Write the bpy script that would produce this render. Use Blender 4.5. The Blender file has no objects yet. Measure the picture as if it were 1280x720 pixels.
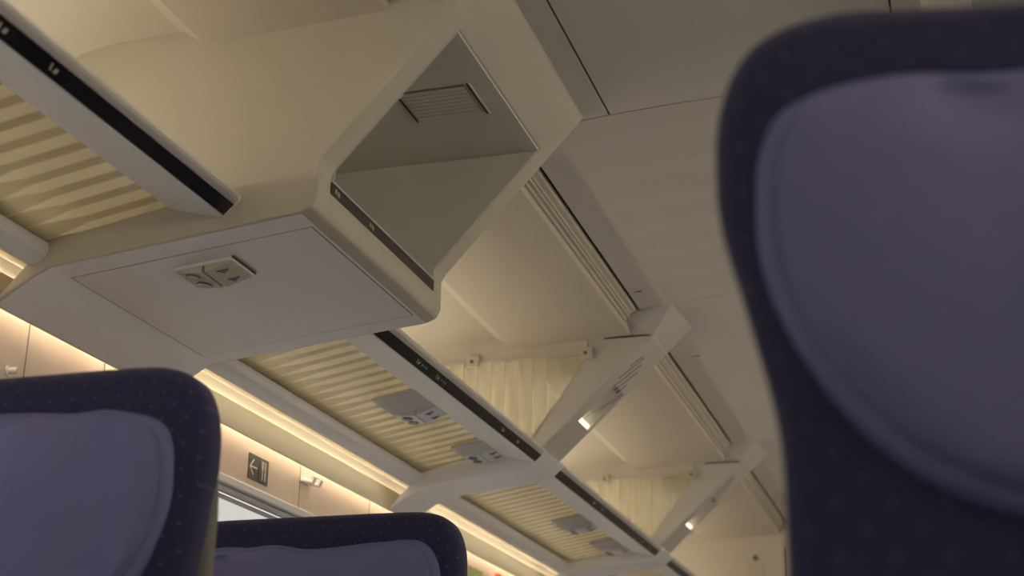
import bpy, bmesh, math, random
from mathutils import Vector, Matrix
random.seed(4)
C = bpy.context.scene.collection
H = 0.88            # camera height above the floor; heights below are given from the camera
CX = -0.316         # centre line of the carriage
PI = math.pi

# ------------------------------------------------------------------ materials
def srgb(r, g, b):
    f = lambda c: (c/255/12.92) if c/255 <= .04045 else ((c/255+.055)/1.055)**2.4
    return (f(r), f(g), f(b), 1)

def new_mat(name):
    m = bpy.data.materials.new(name); m.use_nodes = True
    nt = m.node_tree
    return m, nt, nt.nodes, nt.links, nt.nodes['Principled BSDF']

def plastic(name, col, rough=.5, var=.03, scale=6, bump=.0, bscale=300, spec=.4, metal=0.):
    m, nt, N, L, P = new_mat(name)
    tc = N.new('ShaderNodeTexCoord'); no = N.new('ShaderNodeTexNoise')
    no.inputs['Scale'].default_value = scale; no.inputs['Detail'].default_value = 4
    L.new(tc.outputs['Object'], no.inputs['Vector'])
    mix = N.new('ShaderNodeMixRGB'); mix.blend_type = 'MIX'
    L.new(no.outputs['Fac'], mix.inputs['Fac'])
    mix.inputs['Color1'].default_value = tuple(c*(1-var) for c in col[:3])+(1,)
    mix.inputs['Color2'].default_value = tuple(min(1, c*(1+var)) for c in col[:3])+(1,)
    L.new(mix.outputs['Color'], P.inputs['Base Color'])
    P.inputs['Roughness'].default_value = rough
    P.inputs['Specular IOR Level'].default_value = spec
    P.inputs['Metallic'].default_value = metal
    if bump:
        n2 = N.new('ShaderNodeTexNoise'); n2.inputs['Scale'].default_value = bscale
        L.new(tc.outputs['Object'], n2.inputs['Vector'])
        b = N.new('ShaderNodeBump'); b.inputs['Strength'].default_value = bump; b.inputs['Distance'].default_value = .002
        L.new(n2.outputs['Fac'], b.inputs['Height']); L.new(b.outputs['Normal'], P.inputs['Normal'])
    return m

def emit(name, col, s):
    m, nt, N, L, P = new_mat(name)
    P.inputs['Base Color'].default_value = col
    P.inputs['Emission Color'].default_value = col; P.inputs['Emission Strength'].default_value = s
    return m

def math_node(N, L, op, a, b=None, c=None):
    n = N.new('ShaderNodeMath'); n.operation = op
    for i, v in enumerate((a, b, c)):
        if v is None: continue
        if isinstance(v, (int, float)): n.inputs[i].default_value = v
        else: L.new(v, n.inputs[i])
    return n.outputs[0]

def axes(N, L):
    g = N.new('ShaderNodeTexCoord'); s = N.new('ShaderNodeSeparateXYZ')
    L.new(g.outputs['Object'], s.inputs[0]); return s.outputs

def dot_fabric(name, base, dotc, pitch=.031, radius=.10):
    m, nt, N, L, P = new_mat(name)
    x, y, z = axes(N, L)
    def lattice(off):
        u = math_node(N, L, 'FRACT', math_node(N, L, 'ADD', math_node(N, L, 'DIVIDE', x, pitch), off+50))
        v = math_node(N, L, 'FRACT', math_node(N, L, 'ADD', math_node(N, L, 'DIVIDE', z, pitch), off+50))
        du = math_node(N, L, 'SUBTRACT', u, .5); dv = math_node(N, L, 'SUBTRACT', v, .5)
        return math_node(N, L, 'SQRT', math_node(N, L, 'ADD', math_node(N, L, 'MULTIPLY', du, du), math_node(N, L, 'MULTIPLY', dv, dv)))
    d = math_node(N, L, 'MINIMUM', lattice(0), lattice(.5))
    mr = N.new('ShaderNodeMapRange'); mr.inputs['From Min'].default_value = radius*.7; mr.inputs['From Max'].default_value = radius*1.25
    mr.inputs['To Min'].default_value = 1; mr.inputs['To Max'].default_value = 0
    L.new(d, mr.inputs['Value'])
    mix = N.new('ShaderNodeMixRGB'); mix.inputs['Color1'].default_value = base; mix.inputs['Color2'].default_value = dotc
    L.new(mr.outputs[0], mix.inputs['Fac']); L.new(mix.outputs[0], P.inputs['Base Color'])
    P.inputs['Roughness'].default_value = .95; P.inputs['Specular IOR Level'].default_value = .1
    P.inputs['Sheen Weight'].default_value = .15
    no = N.new('ShaderNodeTexNoise'); no.inputs['Scale'].default_value = 700
    tc = N.new('ShaderNodeTexCoord'); L.new(tc.outputs['Object'], no.inputs['Vector'])
    b = N.new('ShaderNodeBump'); b.inputs['Strength'].default_value = .4; b.inputs['Distance'].default_value = .001
    L.new(no.outputs['Fac'], b.inputs['Height']); L.new(b.outputs['Normal'], P.inputs['Normal'])
    return m

def perforated(name, base, hole):
    m, nt, N, L, P = new_mat(name)
    x, y, z = axes(N, L)
    p = .0075
    u = math_node(N, L, 'SUBTRACT', math_node(N, L, 'FRACT', math_node(N, L, 'DIVIDE', math_node(N, L, 'ADD', x, 20), p)), .5)
    v = math_node(N, L, 'SUBTRACT', math_node(N, L, 'FRACT', math_node(N, L, 'DIVIDE', math_node(N, L, 'ADD', y, 20), p)), .5)
    d = math_node(N, L, 'SQRT', math_node(N, L, 'ADD', math_node(N, L, 'MULTIPLY', u, u), math_node(N, L, 'MULTIPLY', v, v)))
    hole_m = math_node(N, L, 'LESS_THAN', d, .24)
    band = math_node(N, L, 'LESS_THAN', math_node(N, L, 'FRACT', math_node(N, L, 'DIVIDE', math_node(N, L, 'ADD', y, 0.0), .15)), .58)
    inx = math_node(N, L, 'MULTIPLY', math_node(N, L, 'GREATER_THAN', x, .075), math_node(N, L, 'LESS_THAN', x, .80))
    m1 = math_node(N, L, 'MULTIPLY', math_node(N, L, 'MULTIPLY', hole_m, band), inx)
    mix = N.new('ShaderNodeMixRGB'); mix.inputs['Color1'].default_value = base; mix.inputs['Color2'].default_value = hole
    L.new(m1, mix.inputs['Fac']); L.new(mix.outputs[0], P.inputs['Base Color'])
    P.inputs['Roughness'].default_value = .6
    return m

def printed_glass(name, axis, period, col, duty=.55, taper=None, clear=.55, strong=.95, gapcol=None):
    """thin pane with frosted printed stripes; taper=(x0,x1): the stripe grows from a point at x0 to full at x1"""
    m, nt, N, L, P = new_mat(name)
    o = axes(N, L); a = o[axis]
    fr = math_node(N, L, 'FRACT', math_node(N, L, 'DIVIDE', math_node(N, L, 'ADD', a, 20), period))
    dist = math_node(N, L, 'ABSOLUTE', math_node(N, L, 'SUBTRACT', fr, .5))
    half = duty/2
    if taper:
        mr = N.new('ShaderNodeMapRange'); mr.inputs['From Min'].default_value = taper[0]; mr.inputs['From Max'].default_value = taper[1]
        mr.inputs['To Min'].default_value = 0; mr.inputs['To Max'].default_value = half
        L.new(o[0], mr.inputs['Value']); half = mr.outputs[0]
    e = math_node(N, L, 'SUBTRACT', half, dist)
    sm = N.new('ShaderNodeMapRange'); sm.inputs['From Min'].default_value = -.05; sm.inputs['From Max'].default_value = .05
    L.new(e, sm.inputs['Value'])
    fac = N.new('ShaderNodeMapRange'); fac.inputs['To Min'].default_value = clear; fac.inputs['To Max'].default_value = strong
    L.new(sm.outputs[0], fac.inputs['Value'])
    tr = N.new('ShaderNodeBsdfTransparent'); tr.inputs['Color'].default_value = (.93, .95, .92, 1)
    tl = N.new('ShaderNodeBsdfTranslucent'); df = N.new('ShaderNodeBsdfDiffuse')
    cm = N.new('ShaderNodeMixRGB'); cm.inputs['Color1'].default_value = gapcol or col; cm.inputs['Color2'].default_value = col
    L.new(sm.outputs[0], cm.inputs['Fac']); L.new(cm.outputs[0], tl.inputs['Color']); L.new(cm.outputs[0], df.inputs['Color'])
    fz = N.new('ShaderNodeMixShader'); fz.inputs[0].default_value = .35
    L.new(tl.outputs[0], fz.inputs[1]); L.new(df.outputs[0], fz.inputs[2])
    mx = N.new('ShaderNodeMixShader'); L.new(fac.outputs[0], mx.inputs[0]); L.new(tr.outputs[0], mx.inputs[1]); L.new(fz.outputs[0], mx.inputs[2])
    gl = N.new('ShaderNodeBsdfGlossy'); gl.inputs['Roughness'].default_value = .12
    m2 = N.new('ShaderNodeMixShader'); m2.inputs[0].default_value = .06
    L.new(mx.outputs[0], m2.inputs[1]); L.new(gl.outputs[0], m2.inputs[2])
    L.new(m2.outputs[0], N['Material Output'].inputs['Surface'])
    return m

def divider_glass(name):
    """clear pane printed with soft-edged upright bands that thin out towards the aisle"""
    m, nt, N, L, P = new_mat(name)
    o = axes(N, L)
    fr = math_node(N, L, 'FRACT', math_node(N, L, 'DIVIDE', math_node(N, L, 'ADD', o[0], 20), .038))
    saw = math_node(N, L, 'MULTIPLY', fr, math_node(N, L, 'LESS_THAN', fr, .97))
    mr = N.new('ShaderNodeMapRange'); mr.inputs['From Min'].default_value = .13; mr.inputs['From Max'].default_value = .24
    mr.inputs['To Min'].default_value = 1; mr.inputs['To Max'].default_value = 0
    L.new(o[0], mr.inputs['Value'])
    fac = math_node(N, L, 'MULTIPLY', math_node(N, L, 'ADD', .20, math_node(N, L, 'MULTIPLY', saw, .55)), mr.outputs[0])
    fac = math_node(N, L, 'ADD', fac, .06)
    tr = N.new('ShaderNodeBsdfTransparent'); tr.inputs['Color'].default_value = (.92, .93, .88, 1)
    tl = N.new('ShaderNodeBsdfTranslucent'); tl.inputs['Color'].default_value = (.86, .78, .62, 1)
    df = N.new('ShaderNodeBsdfDiffuse'); df.inputs['Color'].default_value = (.86, .78, .62, 1)
    fz = N.new('ShaderNodeMixShader'); fz.inputs[0].default_value = .6
    L.new(tl.outputs[0], fz.inputs[1]); L.new(df.outputs[0], fz.inputs[2])
    mx = N.new('ShaderNodeMixShader'); L.new(fac, mx.inputs[0]); L.new(tr.outputs[0], mx.inputs[1]); L.new(fz.outputs[0], mx.inputs[2])
    L.new(mx.outputs[0], N['Material Output'].inputs['Surface'])
    return m

def window_glass(name):
    m, nt, N, L, P = new_mat(name)
    tr = N.new('ShaderNodeBsdfTransparent'); tr.inputs['Color'].default_value = (.80, .80, .78, 1)
    gl = N.new('ShaderNodeBsdfGlossy'); gl.inputs['Roughness'].default_value = .02
    m2 = N.new('ShaderNodeMixShader'); m2.inputs[0].default_value = .05
    L.new(tr.outputs[0], m2.inputs[1]); L.new(gl.outputs[0], m2.inputs[2])
    L.new(m2.outputs[0], N['Material Output'].inputs['Surface'])
    return m

M = {}
M['cream'] = plastic('cream_panel', (.52, .485, .40, 1), .5)
M['side'] = plastic('side_panel_beige', (.57, .52, .435, 1), .5)
M['ceil'] = plastic('ceiling_panel_beige', (.60, .57, .525, 1), .6)
M['perf'] = perforated('perforated_panel', (.60, .57, .525, 1), (.50, .47, .42, 1))
M['grey'] = plastic('warm_grey_plastic', (.53, .505, .475, 1), .45)
M['rail'] = plastic('lavender_grey_paint', (.80, .79, .80, 1), .42)
M['niche'] = plastic('niche_grey_green', (.68, .67, .60, 1), .55)
M['wall'] = plastic('pinkish_wall_laminate', (.70, .575, .47, 1), .5)
M['cove'] = plastic('cove_cream', (.66, .60, .46, 1), .5)
M['joint'] = plastic('wall_joint', (.26, .20, .15, 1), .7)
M['seam'] = plastic('dark_gap', (.06, .05, .04, 1), .8)
M['black'] = plastic('black_display', (.006, .006, .010, 1), .18, spec=.5)
M['browngl'] = plastic('brown_display', (.035, .026, .022, 1), .3, spec=.4)
M['mark'] = emit('seat_symbol', srgb(150, 145, 125), .12)
M['teal'] = emit('teal_led', srgb(70, 130, 140), .02)
M['green'] = emit('green_led', srgb(70, 110, 70), .15)
M['tube'] = emit('warm_tube', (1, .925, .790, 1), 31)
M['tube_up'] = emit('rack_tube', (1, .925, .79, 1), 24)
M['tube_low'] = emit('warm_tube_dimmed', (1, .92, .74, 1), 1.6)
M['tube_wall'] = emit('wall_wash_tube', (1, .93, .82, 1), 15)
M['tube_wallr'] = emit('wall_wash_tube_across', (1, .93, .84, 1), 38)  # unseen tube added across the aisle, set stronger than its twin for fill
M['lamp'] = emit('rib_lamp_glow', (1, .88, .60, 1), 1.6)
M['dark'] = plastic('dark_recess', (.10, .09, .10, 1), .5)
M['lens'] = plastic('lens_grey', (.16, .145, .15, 1), .2)
M['butt'] = plastic('button_violet', (.12, .11, .15, 1), .4)
M['signb'] = plastic('sign_brown', srgb(84, 76, 68), .5)
M['signw'] = plastic('sign_white', (.80, .78, .74, 1), .5)
M['slat'] = plastic('grille_gap_brown', (.30, .28, .24, 1), .6)
M['alu'] = plastic('satin_aluminium', (.42, .42, .44, 1), .35, metal=.4)
M['fabric'] = dot_fabric('navy_dotted_fabric', (.037, .038, .104, 1), (.080, .085, .18, 1), radius=.065)
M['cush'] = plastic('violet_grey_leather', (.180, .192, .43, 1), .62, var=.08, bump=.15, bscale=500, spec=.25)
M['shell'] = plastic('seat_shell_grey', (.13, .13, .12, 1), .5)
M['carpet'] = plastic('carpet_grey', (.10, .10, .12, 1), .95, var=.3, scale=80, bump=.4)
M['red'] = plastic('red_plastic', (.75, .09, .03, 1), .4)
M['label'] = plastic('yellow_green_label', (.30, .36, .12, 1), .5)
M['glass'] = window_glass('window_glass')
M['shelf'] = printed_glass('striped_shelf_glass', 1, .050, (.95, .91, .77, 1), duty=.58, taper=(.026, .095), clear=.80, strong=.97, gapcol=(.53, .48, .35, 1))
M['pane'] = divider_glass('striped_divider_glass')

# ------------------------------------------------------------------ helpers (world coordinates, z from the camera)
def bake(o):
    dg = bpy.context.evaluated_depsgraph_get()
    me = bpy.data.meshes.new_from_object(o.evaluated_get(dg))
    o.modifiers.clear(); o.data = me

def obj(name, bm, mat, parent=None, bevel=0, smooth=False, seg=2, base=None):
    off = Vector((0, 0, 0))
    p = parent
    while p is not None: off += p.location; p = p.parent
    if parent is None and base is not None: off = Vector(base)
    for v in bm.verts:
        v.co.z += H if not bm.tag_world else 0
        v.co -= off
    bmesh.ops.recalc_face_normals(bm.bm, faces=bm.faces)
    me = bpy.data.meshes.new(name); bm.bm.to_mesh(me); bm.bm.free()
    me.materials.append(mat)
    o = bpy.data.objects.new(name, me); C.objects.link(o)
    if parent is not None: o.parent = parent
    else: o.location = off
    if bevel:
        b = o.modifiers.new('b', 'BEVEL'); b.width = bevel; b.segments = seg; b.limit_method = 'ANGLE'; b.angle_limit = math.radians(28)
        b.harden_normals = False
    if smooth or bevel:
        for p in me.polygons: p.use_smooth = True
        me.set_sharp_from_angle(angle=math.radians(40 if not smooth else 60))
    return o

class BM:
    """thin wrapper so a flag can travel with the bmesh"""
    def __init__(s): s.bm = bmesh.new(); s.tag_world = False
    verts = property(lambda s: s.bm.verts); faces = property(lambda s: s.bm.faces)

def prism(prof, y0, y1, bm=None):
    """closed XZ profile swept along the carriage"""
    bm = bm or BM()
    a = [bm.bm.verts.new((x, y0, z)) for x, z in prof]; b = [bm.bm.verts.new((x, y1, z)) for x, z in prof]
    n = len(prof)
    bm.bm.faces.new(a); bm.bm.faces.new(b[::-1])
    for i in range(n): bm.bm.faces.new((a[i], b[i], b[(i+1) % n], a[(i+1) % n]))
    return bm

def sheet(prof, y0, y1, t=.006, bm=None, up=True):
    """open XZ profile given thickness away from the room"""
    n = len(prof); off = []
    for i, (x, z) in enumerate(prof):
        x0, z0 = prof[max(0, i-1)]; x1, z1 = prof[min(n-1, i+1)]
        d = Vector((x1-x0, z1-z0)).normalized(); off.append((x-d.y*t, z+d.x*t) if up else (x+d.y*t, z-d.x*t))
    return prism(list(prof)+off[::-1], y0, y1, bm)

def box(x0, x1, y0, y1, z0, z1, bm=None):
    return prism([(x0, z0), (x1, z0), (x1, z1), (x0, z1)], y0, y1, bm)

def rod(p, q, r, n=12, bm=None, r2=None):
    bm = bm or BM(); p = Vector(p); q = Vector(q); d = (q-p)
    z = d.normalized(); x = z.orthogonal().normalized(); y = z.cross(x)
    r2 = r if r2 is None else r2
    A = [bm.bm.verts.new(p+(x*math.cos(t)+y*math.sin(t))*r) for t in [2*PI*i/n for i in range(n)]]
    B = [bm.bm.verts.new(q+(x*math.cos(t)+y*math.sin(t))*r2) for t in [2*PI*i/n for i in range(n)]]
    bm.bm.faces.new(A[::-1]); bm.bm.faces.new(B)
    for i in range(n): bm.bm.faces.new((A[i], A[(i+1) % n], B[(i+1) % n], B[i]))
    return bm

def hexa(pts, bm=None):
    """8 corners: four of one side then the matching four of the other"""
    bm = bm or BM(); v = [bm.bm.verts.new(p) for p in pts]
    for f in ((0, 1, 2, 3), (7, 6, 5, 4), (0, 4, 5, 1), (1, 5, 6, 2), (2, 6, 7, 3), (3, 7, 4, 0)): bm.bm.faces.new([v[i] for i in f])
    return bm

def thing(name, label, cat, loc, group=None):
    o = bpy.data.objects.new(name, None); C.objects.link(o)
    o.location = (loc[0], loc[1], loc[2]+H); o.empty_display_size = .05
    return tag(o, label, cat, group)

def tag(o, label, cat, group=None):
    o['label'] = label; o['category'] = cat
    if group: o['group'] = group
    return o

def struct(name, bm, mat, bevel=0, **k):
    o = obj(name, bm, mat, None, bevel, **k); o['kind'] = 'structure'; return o

def mir(prof): return [(2*CX-x, z) for x, z in prof][::-1]

# ------------------------------------------------------------------ the shell
WX = -1.482                       # window wall
WR = 2*CX-WX
Y0, Y1 = -1.6, 6.45
FLOOR = -H
# floor
struct('floor', box(WX-.12, WR+.12, Y0, Y1, FLOOR-.04, FLOOR), M['carpet'])

# window walls with openings; window rows (y0, y1)
WIN = [(-1.35, .10), (.45, 1.85), (2.40, 3.97), (4.40, 5.95)]
WZ0, WZ1 = -.10, .629
def window_wall(side):
    f = (lambda p: p) if side == 'left' else mir
    bm = BM()
    T = .05
    def slab(y0, y1, z0, z1): prism(f([(WX-T, z0), (WX, z0), (WX, z1), (WX-T, z1)]), y0, y1, bm)
    slab(Y0, Y1, FLOOR, WZ0); slab(Y0, Y1, WZ1+.043, .856)
    slab(Y0, WIN[0][0], WZ0, WZ1+.043)
    for i, w in enumerate(WIN):
        nxt = WIN[i+1][0] if i+1 < len(WIN) else Y1
        slab(w[1], nxt, WZ0, WZ1+.043)
    w = struct('wall_'+side, bm, M['wall'])
    return w
for s in ('left', 'right'): window_wall(s)
# narrow joints of the wall lining
k = 1
for y in (1.09, 2.014, 2.246, 3.088, 3.509, 4.70, 5.40):
    t = struct('trim_%d' % k, box(WX-.001, WX+.0006, y-.0015, y+.0015, WZ1+.043, .79), M['joint']); k += 1
# windows: frame, rebate, glass
for i, (a, b) in enumerate(WIN + WIN):
    left = i < 4
    f = (lambda p: p) if left else mir
    fr = BM()
    o_ = .043
    def ring(dx0, dx1, out, inn, bm):
        dx0 = .014 if dx1 > -.010 else .020
        X0, X1 = WX-dx0, WX+dx1
        for (y0, y1, z0, z1) in ((a-out, b+out, WZ1+inn, WZ1+out), (a-out, b+out, WZ0-out, WZ0-inn), (a-out, a-inn, WZ0-inn, WZ1+inn), (b+inn, b+out, WZ0-inn, WZ1+inn)):
            prism(f([(X0, z0), (X1, z0), (X1, z1), (X0, z1)]), y0, y1, bm)
    ring(.05, .006, o_, .026, fr)
    w = struct('window_%d' % (i+1), fr, M['rail'], .002)
    r2 = BM(); ring(.05, -.006, .026, .010, r2); obj('inner_frame', r2, M['alu'], w, .002)
    r3 = BM(); ring(.05, -.016, .010, .0, r3); obj('gasket', r3, M['alu'], w, .001)
    obj('pane', prism(f([(WX-.019, WZ0), (WX-.0165, WZ0), (WX-.0165, WZ1), (WX-.019, WZ1)]), a, b), M['glass'], w)

# cove and recess lining behind the rack: from the wall top up and round to the side ceiling panel
COVE = [(-1.4535, .7600), (-1.4525, .7620), (-1.4545, .780), (-1.460, .802), (-1.470, .828)]
COVE2 = [(WX+.001, .8585), (-1.4800, .859), (-1.45, .860), (-1.412, .864)]
REC = [(WX, .868), (-1.478, .96), (-1.466, 1.02), (-1.450, 1.07), (-1.430, 1.125), (-1.395, 1.165), (-1.345, 1.190), (-1.28, 1.201), (-1.160, 1.203),
       (-1.152, 1.200), (-1.116, 1.174), (-1.108, 1.173), (-.81, 1.185), (-.800, 1.186), (-.797, 1.192), (-.797, 1.204)]
def cove_side(f, nm):
    up = nm == 'left'
    for prof, mat in ((COVE, 'cove'), (COVE2, 'cove'), (REC, 'side')):
        s = struct({'cove': 'trim_%d' % (20+len(prof)+(0 if up else 40)), 'side': 'ceiling'}[mat], sheet(f(prof), Y0, Y1, .002 if prof is COVE else .006), M[mat], smooth=True)
        s.data.set_sharp_from_angle(angle=math.radians(17))
cove_side(lambda p: p, 'left'); cove_side(mir, 'right')

for kk_, f_ in ((18, lambda p: p), (19, mir)):
    struct('trim_%d' % kk_, prism(f_([(WX, .822), (WX+.0015, .822), (WX+.0015, .858), (WX, .858)]), Y0, Y1), M['cove'])

# trim rail beside the slot, per bay (left side as seen, right side whole)
TRIM = [(-.797, 1.204), (-.797, 1.198), (-.791, 1.198), (-.791, 1.207), (-.783, 1.207), (-.783, 1.213), (-.778, 1.213), (-.778, 1.219), (-.768, 1.222), (-.768, 1.24), (-.797, 1.24)]
k = 40
for a, b in ((Y0, 1.87), (2.42, 3.486), (3.838, 4.95), (5.30, 6.43)):
    struct('trim_%d' % k, prism(TRIM, a, b), M['side']); k += 1
    struct('trim_%d' % k, prism(mir(TRIM), a, b), M['side']); k += 1
# dark slot above the gap
struct('trim_90', prism([(-.80, 1.262), (-.74, 1.262), (-.74, 1.275), (-.80, 1.275)], Y0, Y1), M['seam'])
struct('trim_91', prism([(-.769, 1.24), (-.767, 1.24), (-.767, 1.27), (-.769, 1.27)], Y0, Y1), M['seam'])
struct('trim_92', prism(mir([(-.80, 1.262), (-.74, 1.262), (-.74, 1.275), (-.80, 1.275)]), Y0, Y1), M['seam'])

# centre ceiling panels, gently vaulted, a thin joint between each
def vault(x0, x1, n=10):
    pts = []
    for i in range(n+1):
        x = x0+(x1-x0)*i/n; u = (x-CX)/.44
        pts.append((x, 1.256-.026*u*u))
    return pts
VX = .442
G = .002
for (a, b, mat) in ((2.436, 3.497, 'perf'), (3.497, 4.965, 'ceil'), (4.965, Y1, 'ceil')):
    bm = sheet(vault(CX-VX, CX+VX, 16), a+G, b-G, .012)
    struct('ceiling', bm, M[mat], base=(CX-VX, a, H+1.25), smooth=True)
for (xa, xb) in ((CX-VX, -.580-G), (-.580+G, -.052-G), (-.052+G, CX+VX)):
    struct('ceiling', sheet(vault(xa, xb, 8), Y0, 2.436-G*.6, .012), M['ceil'], smooth=True)
struct('ceiling', sheet(vault(CX-VX, CX+VX, 16), Y0, Y1, .004, up=True), M['seam'], smooth=True).location.z += .006
# roof above all of it, closes the shell
struct('ceiling', sheet([(WX-.06, .757), (WX-.06, 1.10), (-1.40, 1.24), (-.9, 1.32), (CX, 1.34), (2*CX+.9, 1.32), (2*CX+1.40, 1.24), (WR+.06, 1.10), (WR+.06, .757)], Y0, Y1, .03), M['seam'])
struct('wall_back', box(WX-.12, WR+.12, Y0-.05, Y0, FLOOR, 1.35), M['wall'])
struct('wall_front', box(WX-.12, WR+.12, Y1, Y1+.05, FLOOR, 1.35), M['side'])
struct('trim_95', box(-.778, -.772, Y1-.003, Y1+.001, FLOOR, 1.13), M['seam'])
struct('door_1', box(CX-.38, CX+.38, Y1-.02, Y1+.001, FLOOR, 1.05), M['grey'], .004)

# screws in the ceiling
for i, (x, y) in enumerate(((-.737, 3.37), (-.70, 3.95))):
    z = 1.256-.026*((x-CX)/.44)**2
    bm = hexa([(x-.012, y-.002, z-.001), (x+.012, y-.002, z-.001), (x+.012, y+.002, z-.001), (x-.012, y+.002, z-.001),
               (x-.012, y-.002, z+.003), (x+.012, y-.002, z+.003), (x+.012, y+.002, z+.003), (x-.012, y+.002, z+.003)])
    tag(obj('ceiling_clip', bm, M['dark'], base=(x, y, z+H)), ['small dark clip in the perforated ceiling panel', 'small dark clip in the plain ceiling panel by the near rib'][i], 'clip')

# ------------------------------------------------------------------ luggage rack bays
ARMZ = [(-1.452, .760), (-1.440, .766), (-1.405, .788), (-1.380, .803), (-1.355, .814), (-1.300, .826), (-1.09, .848)]
BAND = [(-1.150, .890), (-1.136, .885), (-1.060, .8655), (-1.0535, .864), (-1.0515, .8655), (-1.0345, .8815), (-1.0265, .8885), (-1.026, .896), (-1.034, .901), (-1.09, .906), (-1.150, .905)]
CHAN = [(-1.367, .858), (-1.361, .853), (-1.359, .843), (-1.363, .832), (-1.372, .824), (-1.384, .820), (-1.397, .821), (-1.400, .826), (-1.400, .872), (-1.367, .872)]
def glass_z(x): return .855+(x+1.367)*.1765

def symbol_marks(strip, y, kind, led):
    """two small seat symbols on the display strip"""
    def face(u, yy, lift=.0006):     # u across the strip 0..1
        x = -1.0515+(.017)*u; z = .8655+(.016)*u
        return (x+.0007*lift/.0006, yy, z-.0007*lift/.0006)
    def quad(y0, y1, u0, u1, skew=0):
        bm = BM(); v = [bm.bm.verts.new(p) for p in (face(u0, y0), face(u1, y0+skew), face(u1, y1+skew), face(u0, y1))]
        v2 = [bm.bm.verts.new((p[0]-.0006, p[1], p[2]+.0006)) for p in (face(u0, y0), face(u1, y0+skew), face(u1, y1+skew), face(u0, y1))]
        bm.bm.faces.new(v); bm.bm.faces.new(v2[::-1])
        for i in range(4): bm.bm.faces.new((v[i], v2[i], v2[(i+1) % 4], v[(i+1) % 4]))
        return bm
    m = obj('seat_symbol', quad(y+.001, y+.0045, .34, .74, -.004), M[kind], strip)
    m = obj('seat_symbol', quad(y+.0085, y+.0155, .34, .64), M[kind], strip)
    if led:
        for j in range(3): obj('reservation_text', quad(y+.028+j*.012, y+.034+j*.012, .42, .62, -.002), M['teal'], strip)

def rack(a, b, label, marks, idx):
    t = thing('luggage_rack', label, 'luggage rack', (-1.25, (a+b)/2, .86), 'striped glass luggage racks along the window wall')
    bm = prism([(-1.366, glass_z(-1.366)), (-1.143, glass_z(-1.143)), (-1.143, glass_z(-1.143)+.0055), (-1.366, glass_z(-1.366)+.0055)], a+.001, b-.001)
    # origin of the pane at its wall edge so the print starts there
    g = obj('glass_shelf', bm, M['shelf'], t)
    sh = Vector((-1.367+1.25, 0, 0))
    for v in g.data.vertices: v.co -= sh
    g.location += sh
    f = obj('front_rail', prism(BAND, a, b), M['rail'], t, .0012)
    dy = .006
    s = obj('display_strip', prism([(-1.0508, .8652), (-1.0338, .8812), (-1.0346, .8820), (-1.0516, .8660)], a+dy, b-dy), M['black'], f)
    for y, led in marks: symbol_marks(s, y, 'mark', led)
    obj('rim', prism([(-1.0335, .8815), (-1.0262, .8876), (-1.0262, .8965), (-1.0335, .9015)], a+dy, b-dy), M['grey'], f, .0015)
    obj('light_channel', prism(CHAN, a, b), M['rail'], t, .001, smooth=True)
    obj('shelf_gasket', prism([(-1.3665, .8535), (-1.3635, .8545), (-1.3635, .8575), (-1.3665, .8575)], a, b), M['seam'], t)
    return t
rack(-1.2, 1.87, 'striped glass luggage rack running up to the near side of the big overhead console', [(.85, False), (1.285, False), (1.39, False)], 0)
rack(2.42, 3.564, 'striped glass luggage rack between the big overhead console and the first slanted rib', [(2.680, True), (2.795, True), (3.25, False), (3.37, False)], 1)
rack(3.734, 5.03, 'striped glass luggage rack between the first and the second slanted rib', [(4.13, False), (4.23, False), (4.78, False), (4.90, False)], 2)
r3 = rack(5.205, Y1, 'striped glass luggage rack beyond the second slanted rib, next to the end wall', [(5.9, False)], 3)

# fluorescent tubes in the cove under and behind each channel
def tubes(a, b, label, side=1):
    f = (lambda x: x) if side == 1 else (lambda x: 2*CX-x)
    t = thing('cove_light', label, 'light', (f(-1.425), (a+b)/2, .85), 'tube lights hidden in the side coves')
    obj('lower_tube', rod((f(-1.412), a+.02, .846), (f(-1.412), b-.02, .846), .0065), M['tube_low'] if side == 1 else M['tube'], t)
    obj('upper_tube', rod((f(-1.425), a+.02, .886), (f(-1.425), b-.02, .886), .0065), M['tube_up'] if side == 1 else M['tube'], t)
    for y in (a+.012, b-.012):
        obj('socket', box(f(-1.412)-.008, f(-1.412)+.008, y-.01, y+.01, .838, .868), M['cove'], t)
        obj('socket', box(f(-1.425)-.008, f(-1.425)+.008, y-.01, y+.01, .868, .894), M['cove'], t)
    return t
tubes(-1.2, 1.87, 'warm tube light in the cove before the big overhead console')
tubes(2.42, 3.564, 'warm tube light in the cove between overhead console and first slanted rib')
tubes(3.734, 5.03, 'warm tube light in the cove between the first and second slanted rib')
tubes(5.205, Y1-.01, 'warm tube light in the cove beyond the second slanted rib')
tubes(-1.2, Y1-.01, 'warm tube light running along the cove of the wall across the aisle', -1)
for sd, lab in ((1, 'thin wall-washing tube light tucked behind the cove board on the window wall'), (-1, 'thin wall-washing tube light tucked behind the cove board across the aisle')):
    fx_ = (lambda x: x) if sd == 1 else (lambda x: 2*CX-x)
    wl = thing('wall_wash_light', lab, 'light', (fx_(-1.470), 2.5, .806))
    obj('tube', rod((fx_(-1.470), Y0+.02, .806), (fx_(-1.470), Y1-.02, .806), .0045), M['tube_wall'] if sd == 1 else M['tube_wallr'], wl)
    for y in (Y0+.012, 2.14, Y1-.012): obj('tube_holder', box(fx_(-1.470)-.006, fx_(-1.470)+.006, y-.006, y+.006, .799, .813), M['cove'], wl)
CH_R = obj('light_channel', prism(mir(CHAN), Y0+.02, Y1-.01), M['grey'], None, .001, smooth=True); CH_R['kind'] = 'structure'; CH_R.name = 'trim_96'

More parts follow.
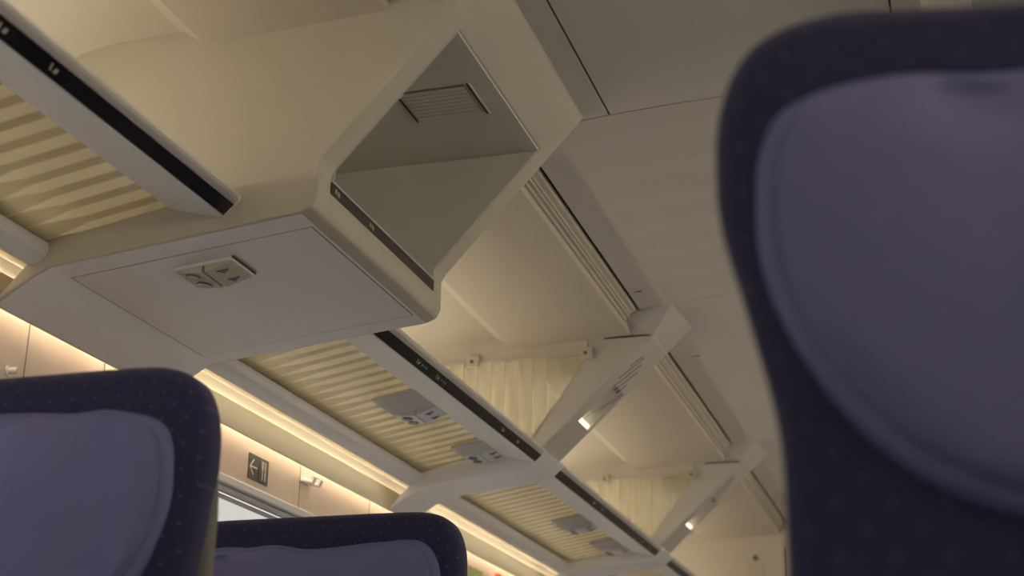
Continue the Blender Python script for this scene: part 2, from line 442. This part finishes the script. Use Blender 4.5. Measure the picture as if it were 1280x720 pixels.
# ------------------------------------------------------------------ slanted ribs
def rib(a, b, label, idx):
    t = thing('ceiling_rib', label, 'ceiling rib', (-1.0, (a+b)/2, .9), 'slanted ribs from rack to ceiling')
    beam = prism([(-1.046, .893), (-.738, 1.181), (-.735, 1.215), (-.91, 1.215), (-.912, 1.140), (-.985, 1.035), (-1.075, .92), (-1.075, .893)], a, b)
    bo = obj('beam', beam, M['grey'], t)
    # recess for the lamp, cut along the lower edge
    dx, dz = (-.738+1.046), (1.181-.893); ln = math.hypot(dx, dz); ux, uz = dx/ln, dz/ln; nx, nz = -uz, ux   # n points into the beam
    def P(s, n): return (-1.046+ux*s+nx*n, .893+uz*s+nz*n)
    s0, s1 = .128, .262
    cut = prism([P(s0, -.01), P(s1, -.01), P(s1, .004), P(s0, .035)], a+.055, b+.02-.035)
    co = obj('cutter', cut, M['seam'])
    m = bo.modifiers.new('x', 'BOOLEAN'); m.object = co; m.solver = 'EXACT'
    co.location = (0, 0, 0); bpy.context.view_layer.update(); bake(bo); bpy.data.objects.remove(co)
    # lamp lens closing the lower end of the recess
    obj('reading_lamp', prism([P(s0+.001, .002), P(s0+.012, .004), P(s0+.012, .024), P(s0+.001, .030)], a+.060, b-.020), M['lamp'], t)
    for (sa, sb, ya) in ((.325, .366, .014), (.280, .366, .030), (.254, .350, .054), (.250, .330, .080), (.250, .285, .106)):
        def R(s_, n_, y_): x_, z_ = P(s_, n_); return (x_, y_, z_)
        ka = (sa-.250)*.34; kb = (sb-.250)*.34
        obj('vent_slot', hexa([R(sa, -.0008, a+ya+ka), R(sb, -.0008, a+ya+kb), R(sb, -.0008, a+ya+kb+.0042), R(sa, -.0008, a+ya+ka+.0042),
                               R(sa, .002, a+ya+ka), R(sb, .002, a+ya+kb), R(sb, .002, a+ya+kb+.0042), R(sa, .002, a+ya+ka+.0042)]), M['shell'], t)
    # header below the side ceiling, arm to the wall, joint in the rail
    obj('header', prism([(-1.46, 1.140), (-.914, 1.140), (-.914, 1.215), (-1.46, 1.215)], a, b), M['side'], t)
    arm = ARMZ + [(-1.062, .856), (-1.048, .864), (-1.028, .882), (-1.020, .890), (-1.046, .901), (-1.14, .901), (-1.37, .872), (-1.394, .862), (-1.396, .823), (-1.447, .769)]
    obj('arm', prism(arm, a, b), M['rail'], t, .004)
    # block bridging the slot up to the centre ceiling
    hb = BM()
    for p in ((-.742, a+.002, 1.1795), (-.742, b, 1.1795), (-.800, a+.002, 1.186), (-.800, b, 1.186), (-.800, a-.072, 1.214), (-.800, b+.10, 1.214),
              (-.672, a-.068, 1.243), (-.655, b-.03, 1.2445), (-.764, b+.098, 1.232), (-.800, a-.072, 1.258), (-.66, a-.068, 1.258), (-.655, b-.03, 1.258), (-.764, b+.098, 1.258)):
        hb.bm.verts.new(p)
    bmesh.ops.convex_hull(hb.bm, input=hb.bm.verts)
    obj('ceiling_bracket', hb, M['grey'], t)
    obj('top_gap', prism([(-.868, 1.1800), (-.745, 1.1800), (-.745, 1.1835), (-.868, 1.1835)], a-.0035, a), M['seam'], t)
    return t
rib(3.564, 3.734, 'slanted grey rib nearest the overhead console, lit lamp recess and vent slots', 1)
rib(5.03, 5.205, 'slanted grey rib farther down the aisle, next to the end wall bay', 2)

# striped glass dividers with clamps
def divider(y, label, idx):
    t = thing('luggage_divider', label, 'divider', (-1.2, y, .90), 'striped glass dividers above the racks')
    obj('glass_pane', prism([(-1.40, .905), (-1.078, .905), (-.99, 1.03), (-.905, 1.146), (-1.425, 1.146)], y-.006, y-.001), M['pane'], t)
    for x in (-1.225, -.915):
        c = obj('clamp', box(x-.017, x+.017, y-.016, y-.0065, 1.126, 1.158), M['cream'], t, .002)
        obj('screw', rod((x, y-.016, 1.142), (x, y-.019, 1.142), .005), M['dark'], c)
    obj('top_strip', box(-1.40, -.90, y-.008, y-.0062, 1.141, 1.146), M['grey'], t)
    return t
divider(3.564, 'striped glass divider with two square clamps at the nearer slanted rib', 1)
divider(5.03, 'striped glass divider with two square clamps at the farther slanted rib', 2)

# ------------------------------------------------------------------ big overhead consoles
def console(side, a, b, label):
    f = (lambda p: p) if side == 'left' else mir
    fx = (lambda x: x) if side == 'left' else (lambda x: 2*CX-x)
    t = thing('overhead_console', label, 'overhead console', (fx(-1.1), (a+b)/2, .85))
    def pr(prof, y0, y1, bm=None): return prism(f(prof), y0, y1, bm)
    OUT = [(-1.452, .760), (-1.440, .766), (-1.405, .788), (-1.380, .803), (-1.355, .814), (-.925, .859), (-.906, .866), (-.898, .882),
           (-.898, .935), (-.892, .948), (-.628, 1.236), (-.628, 1.262), (-1.30, 1.262), (-1.462, 1.15), (-1.462, .874), (-1.395, .872), (-1.396, .823), (-1.447, .769)]
    bo = obj('housing', pr(OUT, a, b), M['cream'], t)
    cut = pr([(-.903, .926), (-.85, .926), (-.55, 1.26-.06), (-.55, 1.160), (-1.16, 1.160), (-1.16, .926)], a+.05, b-.05)
    # keep the cutter inside the slanted opening
    co = obj('cutter', pr([(-.87, .926), (-.80, .926), (-.60, 1.162), (-1.16, 1.162), (-1.16, .926)], a+.05, b-.05), M['seam'])
    m = bo.modifiers.new('x', 'BOOLEAN'); m.object = co; m.solver = 'EXACT'
    bv = bo.modifiers.new('b', 'BEVEL'); bv.width = .0035; bv.segments = 3; bv.limit_method = 'ANGLE'; bv.angle_limit = math.radians(35)
    bpy.context.view_layer.update(); bake(bo); bpy.data.objects.remove(co)
    for p in bo.data.polygons: p.use_smooth = True
    bo.data.set_sharp_from_angle(angle=math.radians(30))
    # niche lining
    ln = BM()
    e = .0015
    box_ = [(-1.158, .9275), (-1.158, 1.1605)]
    pr([(-1.1585, .927), (-.897, .927), (-.897, .929), (-1.1565, .929), (-1.1565, 1.1585), (-.6995, 1.1588), (-.6980, 1.1612), (-1.1585, 1.1612)], a+.0505, b-.0505, ln)
    for y in (a+.0502, b-.0518): pr([(-1.157, .928), (-.896, .928), (-.893, .948), (-.701, 1.1575), (-1.157, 1.1600)], y, y+.0016, ln)
    li = obj('niche_lining', ln, M['niche'], t)
    # ventilation grille in the niche ceiling
    g = obj('vent_grille', pr([(-.863, 1.1574), (-.747, 1.1574), (-.747, 1.1588), (-.863, 1.1588)], 2.087+a-1.87, 2.192+a-1.87), M['slat'], t)
    y0 = 2.083+a-1.87
    for j in range(8):
        yy = y0+.008+j*.0128
        obj('louvre', hexa([(fx(-.862), yy, 1.1560), (fx(-.748), yy, 1.1560), (fx(-.748), yy+.009, 1.1550), (fx(-.866), yy+.009, 1.1550),
                            (fx(-.862), yy, 1.1568), (fx(-.748), yy, 1.1568), (fx(-.748), yy+.0085, 1.1568), (fx(-.862), yy+.0085, 1.1568)]), M['niche'], g)
    for x in (-.869, -.740):
        obj('grille_gap', box(fx(x)-.0013, fx(x)+.0013, y0, y0+.114, 1.1562, 1.1572), M['seam'], g)
    obj('grille_lip', box(fx(-.736)-.0015, fx(-.736)+.0015, y0, y0+.114, 1.1552, 1.1575), M['signw'], g)
    # display strip on the lip
    s = obj('display_strip', pr([(-.8985, .905), (-.8968, .905), (-.8968, .924), (-.8985, .924)], a+.045, b-.045), M['browngl'], t)
    obj('strip_edge', pr([(-.8985, .924), (-.8955, .924), (-.8955, .9262), (-.8985, .9262)], a+.045, b-.045), M['cream'], t)
    for y in (a+.06, a+.20):
        for (w, dy, z0, z1) in ((.006, 0, .911, .919), (.007, .010, .910, .918)):
            obj('seat_symbol', pr([(-.8968, z0), (-.8962, z0), (-.8962, z1), (-.8968, z1)], y+dy, y+dy+w), M['mark'], s)
    # service panel underneath, flush with a narrow joint
    def zu(x): return .814+(x+1.355)*(.859-.814)/(.43)
    A, B = -1.352, -.930
    pa, pb = a+.055, b-.055
    obj('panel_joint', pr([(A, zu(A)-.0006), (B, zu(B)-.0006), (B, zu(B)+.004), (A, zu(A)+.004)], pa, pb), M['seam'], t)
    obj('service_panel', pr([(A+.0022, zu(A)-.0012), (B-.0022, zu(B)-.0012), (B-.0022, zu(B)+.004), (A+.0022, zu(A)+.004)], pa+.0022, pb-.0022), M['rail'], t)
    # plain underside skin on both sides of it in the same grey
    ub = BM()
    U = [(-1.4485, .7605), (-1.440, .7655), (-1.405, .7875), (-1.380, .8025), (-1.355, .8135), (A-.0, zu(A))]
    def under(p, y0, y1):
        pr([(x, z-.0009) for x, z in p]+[(x, z+.003) for x, z in p[::-1]], y0, y1, ub)
    under(U, a+.007, b-.007)
    under([(A, zu(A)), (B, zu(B))], a+.007, pa); under([(A, zu(A)), (B, zu(B))], pb, b-.007)
    under([(B, zu(B)), (-.926, zu(-.926))], a+.007, b-.007)
    obj('underside', ub, M['rail'], t)
    return t
console('left', 1.87, 2.42, 'big overhead console with a dark open niche, above the window seats')
console('right', 1.87, 2.42, 'overhead console across the aisle, its edge just showing above the blurred seat')

# ------------------------------------------------------------------ reading light units
def reading_unit(loc, label, plate, tilt=.176, pl=.175):
    t = thing('reading_light_unit', label, 'reading light', loc, 'reading light units over the seats')
    x, y, z = loc
    def pz(xx, d): return z+(xx-x)*tilt-d
    def slab(x0, x1, y0, y1, d0, d1, d0b=None):
        d0b = d0 if d0b is None else d0b
        return hexa([(x0, y0, pz(x0, d0)), (x1, y0, pz(x1, d0b)), (x1, y1, pz(x1, d0b)), (x0, y1, pz(x0, d0)),
                     (x0, y0, pz(x0, d1)), (x1, y0, pz(x1, d1)), (x1, y1, pz(x1, d1)), (x0, y1, pz(x0, d1))])
    if plate: obj('cover_plate', slab(x-.052, x+.052, y-pl, y-.040, .008, 0), M['grey'], t, .002)
    b = obj('housing', slab(x-.052, x+.052, y-.040, y+.042, .006, 0), M['signw'] if not plate else M['rail'], t, .002)
    # lamp half: falls away, two oval lenses; button half: raised wedge, two dark buttons
    obj('lamp_wedge', slab(x-.050, x-.002, y-.037, y+.039, .008, .004, .018), M['cream'] if not plate else M['rail'], t, .003)
    obj('button_wedge', slab(x+.002, x+.051, y-.037, y+.039, .018, .004, .008), M['cream'] if not plate else M['rail'], t, .003)
    for dy in (-.018, .020):
        bm = BM()
        r = [(math.cos(q)*.012, math.sin(q)*.0125) for q in [2*PI*i/20 for i in range(20)]]
        lo = [bm.bm.verts.new((x-.027+u, y+dy+v, pz(x-.027+u, .0142+u*.21+.0014))) for u, v in r]
        hi = [bm.bm.verts.new((x-.027+u, y+dy+v, pz(x-.027+u, .0142+u*.21-.003))) for u, v in r]
        bm.bm.faces.new(lo); bm.bm.faces.new(hi[::-1])
        for i in range(20): bm.bm.faces.new((lo[i], lo[(i+1) % 20], hi[(i+1) % 20], hi[i]))
        obj('lamp_lens', bm, M['lens'], t)
    for dy in (-.018, .020):
        bm = BM(); tri = [(-.009, -.007), (.010, 0), (-.003, .009)]
        lo = [bm.bm.verts.new((x+.027+u, y+dy+v, pz(x+.027+u, .0129-u*.21+.0014))) for u, v in tri]
        hi = [bm.bm.verts.new((x+.027+u, y+dy+v, pz(x+.027+u, .0129-u*.21-.003))) for u, v in tri]
        bm.bm.faces.new(lo); bm.bm.faces.new(hi[::-1])
        for i in range(3): bm.bm.faces.new((lo[i], lo[(i+1) % 3], hi[(i+1) % 3], hi[i]))
        obj('call_button', bm, M['butt'], t)
    obj('edge_gap', slab(x+.0515, x+.0535, y-.040, y+.042, .004, .0), M['seam'], t)
    return t
reading_unit((-1.138, 2.005, .8355), 'pale reading light unit under the big overhead console', False, .105)
reading_unit((-1.190, 3.100, .8850), 'grey reading light unit in the middle of the rack between console and first rib', True)
reading_unit((-1.172, 3.518, .8870), 'grey reading light unit at the arm of the first slanted rib', True, .1765, .12)
reading_unit((-1.185, 4.545, .8860), 'grey reading light unit in the middle of the rack past the first rib', True)
reading_unit((-1.170, 4.965, .8885), 'grey reading light unit close to the second slanted rib', True)

# ------------------------------------------------------------------ wall fittings
FK = 1.0186
N_BEFORE = set(bpy.data.objects)
# direction sign: arrow and cutlery on two dark tiles
sg = thing('direction_sign', 'dark wall sign with white arrow and restaurant cutlery symbol above the window', 'sign', (WX, 2.823, .705))
X = WX+.0025
def tile(y0, y1, z0, z1, mat, x0=WX, x1=X, nm='tile', par=None, sk=0): return obj(nm, box(x0, x1, y0, y1, z0, z1), mat, par or sg, .0006 if nm == 'tile' else 0)
t1 = tile(2.775, 2.8195, .675, .731, M['signb']); t2 = tile(2.8235, 2.869, .675, .731, M['signb'])
def stroke(p, q, w, par, nm):
    (y0, z0), (y1, z1) = p, q
    d = Vector((y1-y0, z1-z0)).normalized()*w/2; n = Vector((-d.y, d.x))
    c = [(y0-n.x-d.x*0, z0-n.y), (y1-n.x, z1-n.y), (y1+n.x, z1+n.y), (y0+n.x, z0+n.y)]
    obj(nm, hexa([(X, a_, b_) for a_, b_ in c]+[(X+.0006, a_, b_) for a_, b_ in c]), M['signw'], par)
stroke((2.781, .703), (2.813, .703), .0035, t1, 'arrow_shaft')
stroke((2.780, .703), (2.797, .720), .0035, t1, 'arrow_head')
stroke((2.780, .703), (2.797, .686), .0035, t1, 'arrow_head')
stroke((2.840, .682), (2.840, .724), .0032, t2, 'fork')
stroke((2.8355, .708), (2.8355, .724), .0014, t2, 'fork_prong'); stroke((2.8445, .708), (2.8445, .724), .0014, t2, 'fork_prong')
stroke((2.8355, .708), (2.8445, .708), .002, t2, 'fork_neck')
stroke((2.853, .682), (2.853, .724), .0038, t2, 'knife')

hk = thing('coat_hook', 'pale double coat hook on the wall between direction sign and rib', 'hook', (WX, 3.05, .72))
obj('back_plate', box(WX, WX+.005, 3.032, 3.080, .722, .738), M['signw'], hk, .0015)
for y in (3.038, 3.074):
    p = obj('peg', rod((WX, y, .728), (WX+.030, y+.002, .720), .005), M['signw'], hk)
    obj('peg_tip', rod((WX+.028, y+.002, .718), (WX+.033, y+.003, .732), .0055), M['signw'], p)
hk2 = thing('coat_hook', 'small pale coat peg on the wall below the big overhead console', 'hook', (WX, 1.934, .67))
obj('peg', rod((WX, 1.936, .668), (WX+.02, 1.936, .668), .0055), M['signw'], hk2)
obj('back_plate', rod((WX, 1.936, .668), (WX+.003, 1.936, .668), .009), M['signw'], hk2)

hm = thing('emergency_hammer', 'red emergency hammer in its holder on the wall beyond the far seat', 'hammer', (WX, 4.49, .71))
obj('holder', box(WX, WX+.012, 4.44, 4.53, .655, .715), M['signw'], hm, .002)
obj('hammer_head', rod((WX+.02, 4.455, .722), (WX+.02, 4.515, .722), .011), M['red'], hm)
obj('handle', rod((WX+.02, 4.485, .722), (WX+.02, 4.485, .60), .007), M['red'], hm)
lb = tag(obj('safety_label', box(WX, WX+.0015, 4.22, 4.36, .66, .722), M['label'], base=(WX, 4.28, .69+H)), 'small yellow-green safety label on the wall beside the red hammer', 'label')
for o_ in [o for o in bpy.data.objects if o not in N_BEFORE and o.parent is None]:
    # set out along the window wall
    o_.location.y *= FK; o_.location.z = H+(o_.location.z-H)*FK
sn = thing('wall_sensor', 'small plate with dark round sensor high on the end wall', 'sensor', (-.905, Y1, 1.04))
obj('sensor_eye', rod((-.905, Y1, 1.085), (-.905, Y1-.012, 1.085), .011), M['dark'], sn)
obj('plate', box(-.94, -.87, Y1-.008, Y1, 1.005, 1.06), M['cream'], sn, .003)

# ------------------------------------------------------------------ seats
def smooth_closed(pts, n):
    """Catmull-Rom resample of a closed outline"""
    out = []; m = len(pts); per = max(1, n//m)
    for i in range(m):
        p0, p1, p2, p3 = (Vector(pts[(i+j-1) % m]) for j in range(4))
        for k_ in range(per):
            t = k_/per
            out.append(.5*((2*p1)+(-p0+p2)*t+(2*p0-5*p1+4*p2-p3)*t*t+(-p0+3*p1-3*p2+p3)*t**3))
    return out

def puffy(outline, yc, depth_front, depth_back, edge=.03, dome=.0, wrinkle=0, cz=None, seed=0, flat_back=False):
    """closed XZ outline turned into a soft body with rounded edges; front faces -Y"""
    bm = BM(); pts = outline; n = len(pts)
    cx = sum(p.x for p in pts)/n; cz = cz if cz is not None else sum(p.y for p in pts)/n
    c = Vector((cx, cz))
    nrm = []
    for i in range(n):
        d = (pts[(i+1) % n]-pts[i-1]).normalized(); q = Vector((d.y, -d.x))
        if q.dot(pts[i]-c) < 0: q = -q
        nrm.append(q)
    rnd = random.Random(seed)
    waves = [(rnd.uniform(8, 26), rnd.uniform(0, 6.3), rnd.uniform(-1, 1), rnd.uniform(.3, 1)) for _ in range(7)]
    def wr(p):
        if not wrinkle: return 0
        s = 0
        for fq, ph, an, am in waves: s += am*math.sin(fq*(p.x*math.cos(an)+p.y*math.sin(an)*.6)+ph+1.2*math.sin(9*p.y+ph))
        r = min(1, ((p-c).length)/.2)
        ztop = max(q.y for q in pts); f = math.exp(-abs(ztop-p.y)/.07)
        s += 1.6*f*(math.sin(p.x*44+seed+3*p.y)+.6*math.sin(p.x*83+seed*2-14*p.y))
        return wrinkle*s*(.35+.65*r)
    rings = []
    def ring(inset, y, front):
        vs = []
        for i in range(n):
            p = pts[i]-nrm[i]*inset
            vs.append(bm.bm.verts.new((p.x, y+(wr(p)*(inset > edge*.5) if front else 0), p.y)))
        return vs
    def scaled(sc, y, front, base=edge):
        vs = []
        for i in range(n):
            q = pts[i]-nrm[i]*base; p = c+(q-c)*sc
            vs.append(bm.bm.verts.new((p.x, y-dome*(1-sc*sc)*(1 if front else 0)+(wr(p) if front else 0), p.y)))
        return vs
    K = 6
    for k_ in range(K+1):      # front centre outward
        pass
    seq = []
    for sc in (.25, .45, .62, .77, .9): seq.append(scaled(sc, yc-depth_front, True))
    for j in range(K+1):
        a_ = PI/2*(1-j/K)
        seq.append(ring(edge*(1-math.cos(a_)), yc-(depth_front)*math.sin(a_) if depth_front < edge*1.5 else yc-(depth_front-edge)-edge*math.sin(a_), True))
    for j in range(1, K+1):
        a_ = PI/2*(j/K)
        seq.append(ring(edge*(1-math.cos(a_)), yc+depth_back-edge+edge*math.sin(a_) if depth_back > edge else yc+depth_back*math.sin(a_), False))
    seq.append(scaled(.5, yc+depth_back, False))
    for A, B in zip(seq[:-1], seq[1:]):
        for i in range(n): bm.bm.faces.new((A[i], A[(i+1) % n], B[(i+1) % n], B[i]))
    f0 = bm.bm.verts.new((cx, seq[0][0].co.y-(dome*.06), cz)); f1 = bm.bm.verts.new((cx, yc+depth_back, cz))
    for i in range(n):
        bm.bm.faces.new((f0, seq[0][(i+1) % n], seq[0][i])); bm.bm.faces.new((f1, seq[-1][i], seq[-1][(i+1) % n]))
    return bm

def half_to_outline(half):
    """half = list of (x>=0 offset, z) from top centre down to bottom centre"""
    L_ = [(-x, z) for x, z in half if x > 1e-6][::-1]
    return half + L_

def seat(cx, yf, label, waist, shell_w, seed, top=.500, dip=0., group='first class seats facing the camera'):
    dz = top-.500
    t = thing('train_seat', label, 'seat', (cx, yf+.12, FLOOR), 'first class seats facing the camera')
    half = [(0, .502), (.07, .502), (.13, .502), (.185, .5015), (.218, .499), (.245, .491), (.263, .477), (.275, .456), (.282, .428), (.284, .398), (.283, .365),
            (.277-.3*waist*0, .335-.0)]
    W = lambda s: .280-waist*s
    half += [(W(.30), .312), (W(.55), .280), (W(.85), .240), (W(1.0), .205), (W(1.0), .16), (W(.95), .08), (W(.8), -.05), (W(.7), -.18), (W(.7), -.32), (.235, -.42), (.12, -.44), (0, -.44)]
    def dp(x, z, z0): return z-dip*max(0, 1-(x/.19)**2)*(1 if z > z0 else 0)
    pts = smooth_closed([(cx+x, dp(x, z, .45)+dz) for x, z in half_to_outline(half)], 138)
    bm = puffy(pts, yf+.03, .03, .045, edge=.028, dome=-.012, cz=.1)
    for v in bm.verts:                 # below the headrest the back leans forward into the seat
        d = max(0, .12-v.co.z); v.co.y -= d*.26
    bk = obj('backrest', bm, M['fabric'], t, smooth=True)
    # headrest cushion with a sewn hem
    ch = [(0, .446), (.06, .446), (.11, .446), (.155, .448), (.190, .446), (.220, .439), (.242, .422), (.254, .396), (.258, .364), (.257, .330), (.250, .298), (.238, .266),
          (.220, .235), (.196, .205), (.165, .180), (.130, .163), (.09, .152), (.045, .146), (0, .144)]
    def cpts(s, sag=0):
        rr = random.Random(seed+5); ph = rr.uniform(0, 6)
        r = []
        for x, z in half_to_outline(ch):
            zz = dp(x, z, .38)+dz
            if z > .42: zz += sag*(math.sin(x*22+ph)+.6*math.sin(x*47+ph))
            r.append((cx+x*s, .30+dz+(zz-.30-dz)*s))
        return r
    sag = .0045
    c0 = smooth_closed(cpts(1.0, sag), 180)
    cu = obj('headrest_cushion', puffy(c0, yf+.012, .020, .012, edge=.014, dome=.0, wrinkle=.0006, seed=seed), M['cush'], t, smooth=True)
    c1 = smooth_closed(cpts(.935, sag), 180)
    obj('pillow_centre', puffy(c1, yf-.004, .022, .012, edge=.030, dome=.018, wrinkle=.0042, seed=seed+1), M['cush'], cu, smooth=True)
    # hard rear shell
    sh = [(0, .455), (.16, .455), (.205, .445), (.235, .42), (shell_w, .36), (shell_w, .2), (shell_w, -.1), (shell_w-.01, -.40), (.12, -.47), (0, -.47)]
    ps = smooth_closed([(cx+x, z+dz) for x, z in half_to_outline(sh)], 90)
    sb = puffy(ps, yf+.088, .012, .022, edge=.012, cz=.1)
    for v in sb.verts:
        d = max(0, .12-v.co.z); v.co.y -= d*.26
    obj('rear_shell', sb, M['shell'], t, smooth=True)
    # seat cushion, armrests, base
    q = smooth_closed([(cx+x, z) for x, z in ((-.25, -.33), (-.25, -.42), (-.22, -.46), (.22, -.46), (.25, -.42), (.25, -.33), (.20, -.31), (0, -.32), (-.20, -.31))], 54)
    sc = puffy(q, yf-.30, .22, .22, edge=.05, dome=.0)
    obj('seat_cushion', sc, M['fabric'], t, smooth=True)
    for s in (-1, 1):
        x = cx+s*.262
        am = obj('armrest', box(x-.028, x+.028, yf-.44, yf-.06, -.235, -.195), M['shell'], t, .012, seg=3)
        obj('armrest_support', hexa([(x-.016, yf-.14, -.235), (x+.016, yf-.14, -.235), (x+.016, yf-.06, -.235), (x-.016, yf-.06, -.235),
                                     (x-.016, yf-.20, -.44), (x+.016, yf-.20, -.44), (x+.016, yf-.09, -.44), (x-.016, yf-.09, -.44)]), M['shell'], am)
    obj('base', hexa([(cx-.20, yf-.42, -.455), (cx+.20, yf-.42, -.455), (cx+.20, yf-.02, -.455), (cx-.20, yf-.02, -.455),
                      (cx-.15, yf-.36, FLOOR), (cx+.15, yf-.36, FLOOR), (cx+.15, yf-.02, FLOOR), (cx-.15, yf-.02, FLOOR)]), M['shell'], t, .01)
    return t
seat(.144, .86, 'tallest navy dotted seat, out of focus, its headrest reaching up against the perforated ceiling', .030, .21, 11, .504, .014)
seat(-1.125, 1.48, 'navy dotted window-side seat right below the big overhead console', .018, .260, 23, .508)
seat(-1.122, 2.38, 'navy dotted seat in the next row, below the coat hook and restaurant sign', .015, .262, 37, .506)

# ------------------------------------------------------------------ world, daylight
w = bpy.data.worlds.new('World'); bpy.context.scene.world = w; w.use_nodes = True
N, L = w.node_tree.nodes, w.node_tree.links
bg = N['Background']
tc = N.new('ShaderNodeTexCoord'); no = N.new('ShaderNodeTexNoise'); no.inputs['Scale'].default_value = 9; no.inputs['Detail'].default_value = 5
L.new(tc.outputs['Generated'], no.inputs['Vector'])
cr = N.new('ShaderNodeValToRGB'); cr.color_ramp.elements[0].position = .35; cr.color_ramp.elements[1].position = .7
cr.color_ramp.elements[0].color = (.86, .84, .83, 1); cr.color_ramp.elements[1].color = (1, .97, .95, 1)
L.new(no.outputs['Fac'], cr.inputs['Fac']); L.new(cr.outputs[0], bg.inputs['Color'])
bg.inputs['Strength'].default_value = 1.1

# ------------------------------------------------------------------ camera
cam = bpy.data.cameras.new('camera'); co = bpy.data.objects.new('camera', cam); C.objects.link(co)
cam.sensor_fit = 'HORIZONTAL'; cam.sensor_width = 36; cam.lens = 36*1850/1280; cam.clip_start = .02
Rw = Matrix(((0.9552635940831651, 0.08788425065565118, 0.2823965727589638),
             (0.2954429427599225, -0.3274613897585348, -0.8974867719307991),
             (0.013599021754199884, 0.9407685138779378, -0.3387767257401623)))
co.matrix_world = Matrix.Translation((0, 0, H)) @ Rw.to_4x4()
cam.dof.use_dof = True; cam.dof.focus_distance = 2.75; cam.dof.aperture_fstop = 4.4
sc = bpy.context.scene; sc.camera = co
sc.view_settings.view_transform = 'Standard'; sc.view_settings.look = 'None'; sc.view_settings.gamma = 1; sc.view_settings.use_curve_mapping = False
sc.view_settings.exposure = .09
sc.cycles.max_bounces = 10; sc.cycles.diffuse_bounces = 6; sc.cycles.transparent_max_bounces = 12
sc.cycles.sample_clamp_indirect = 4
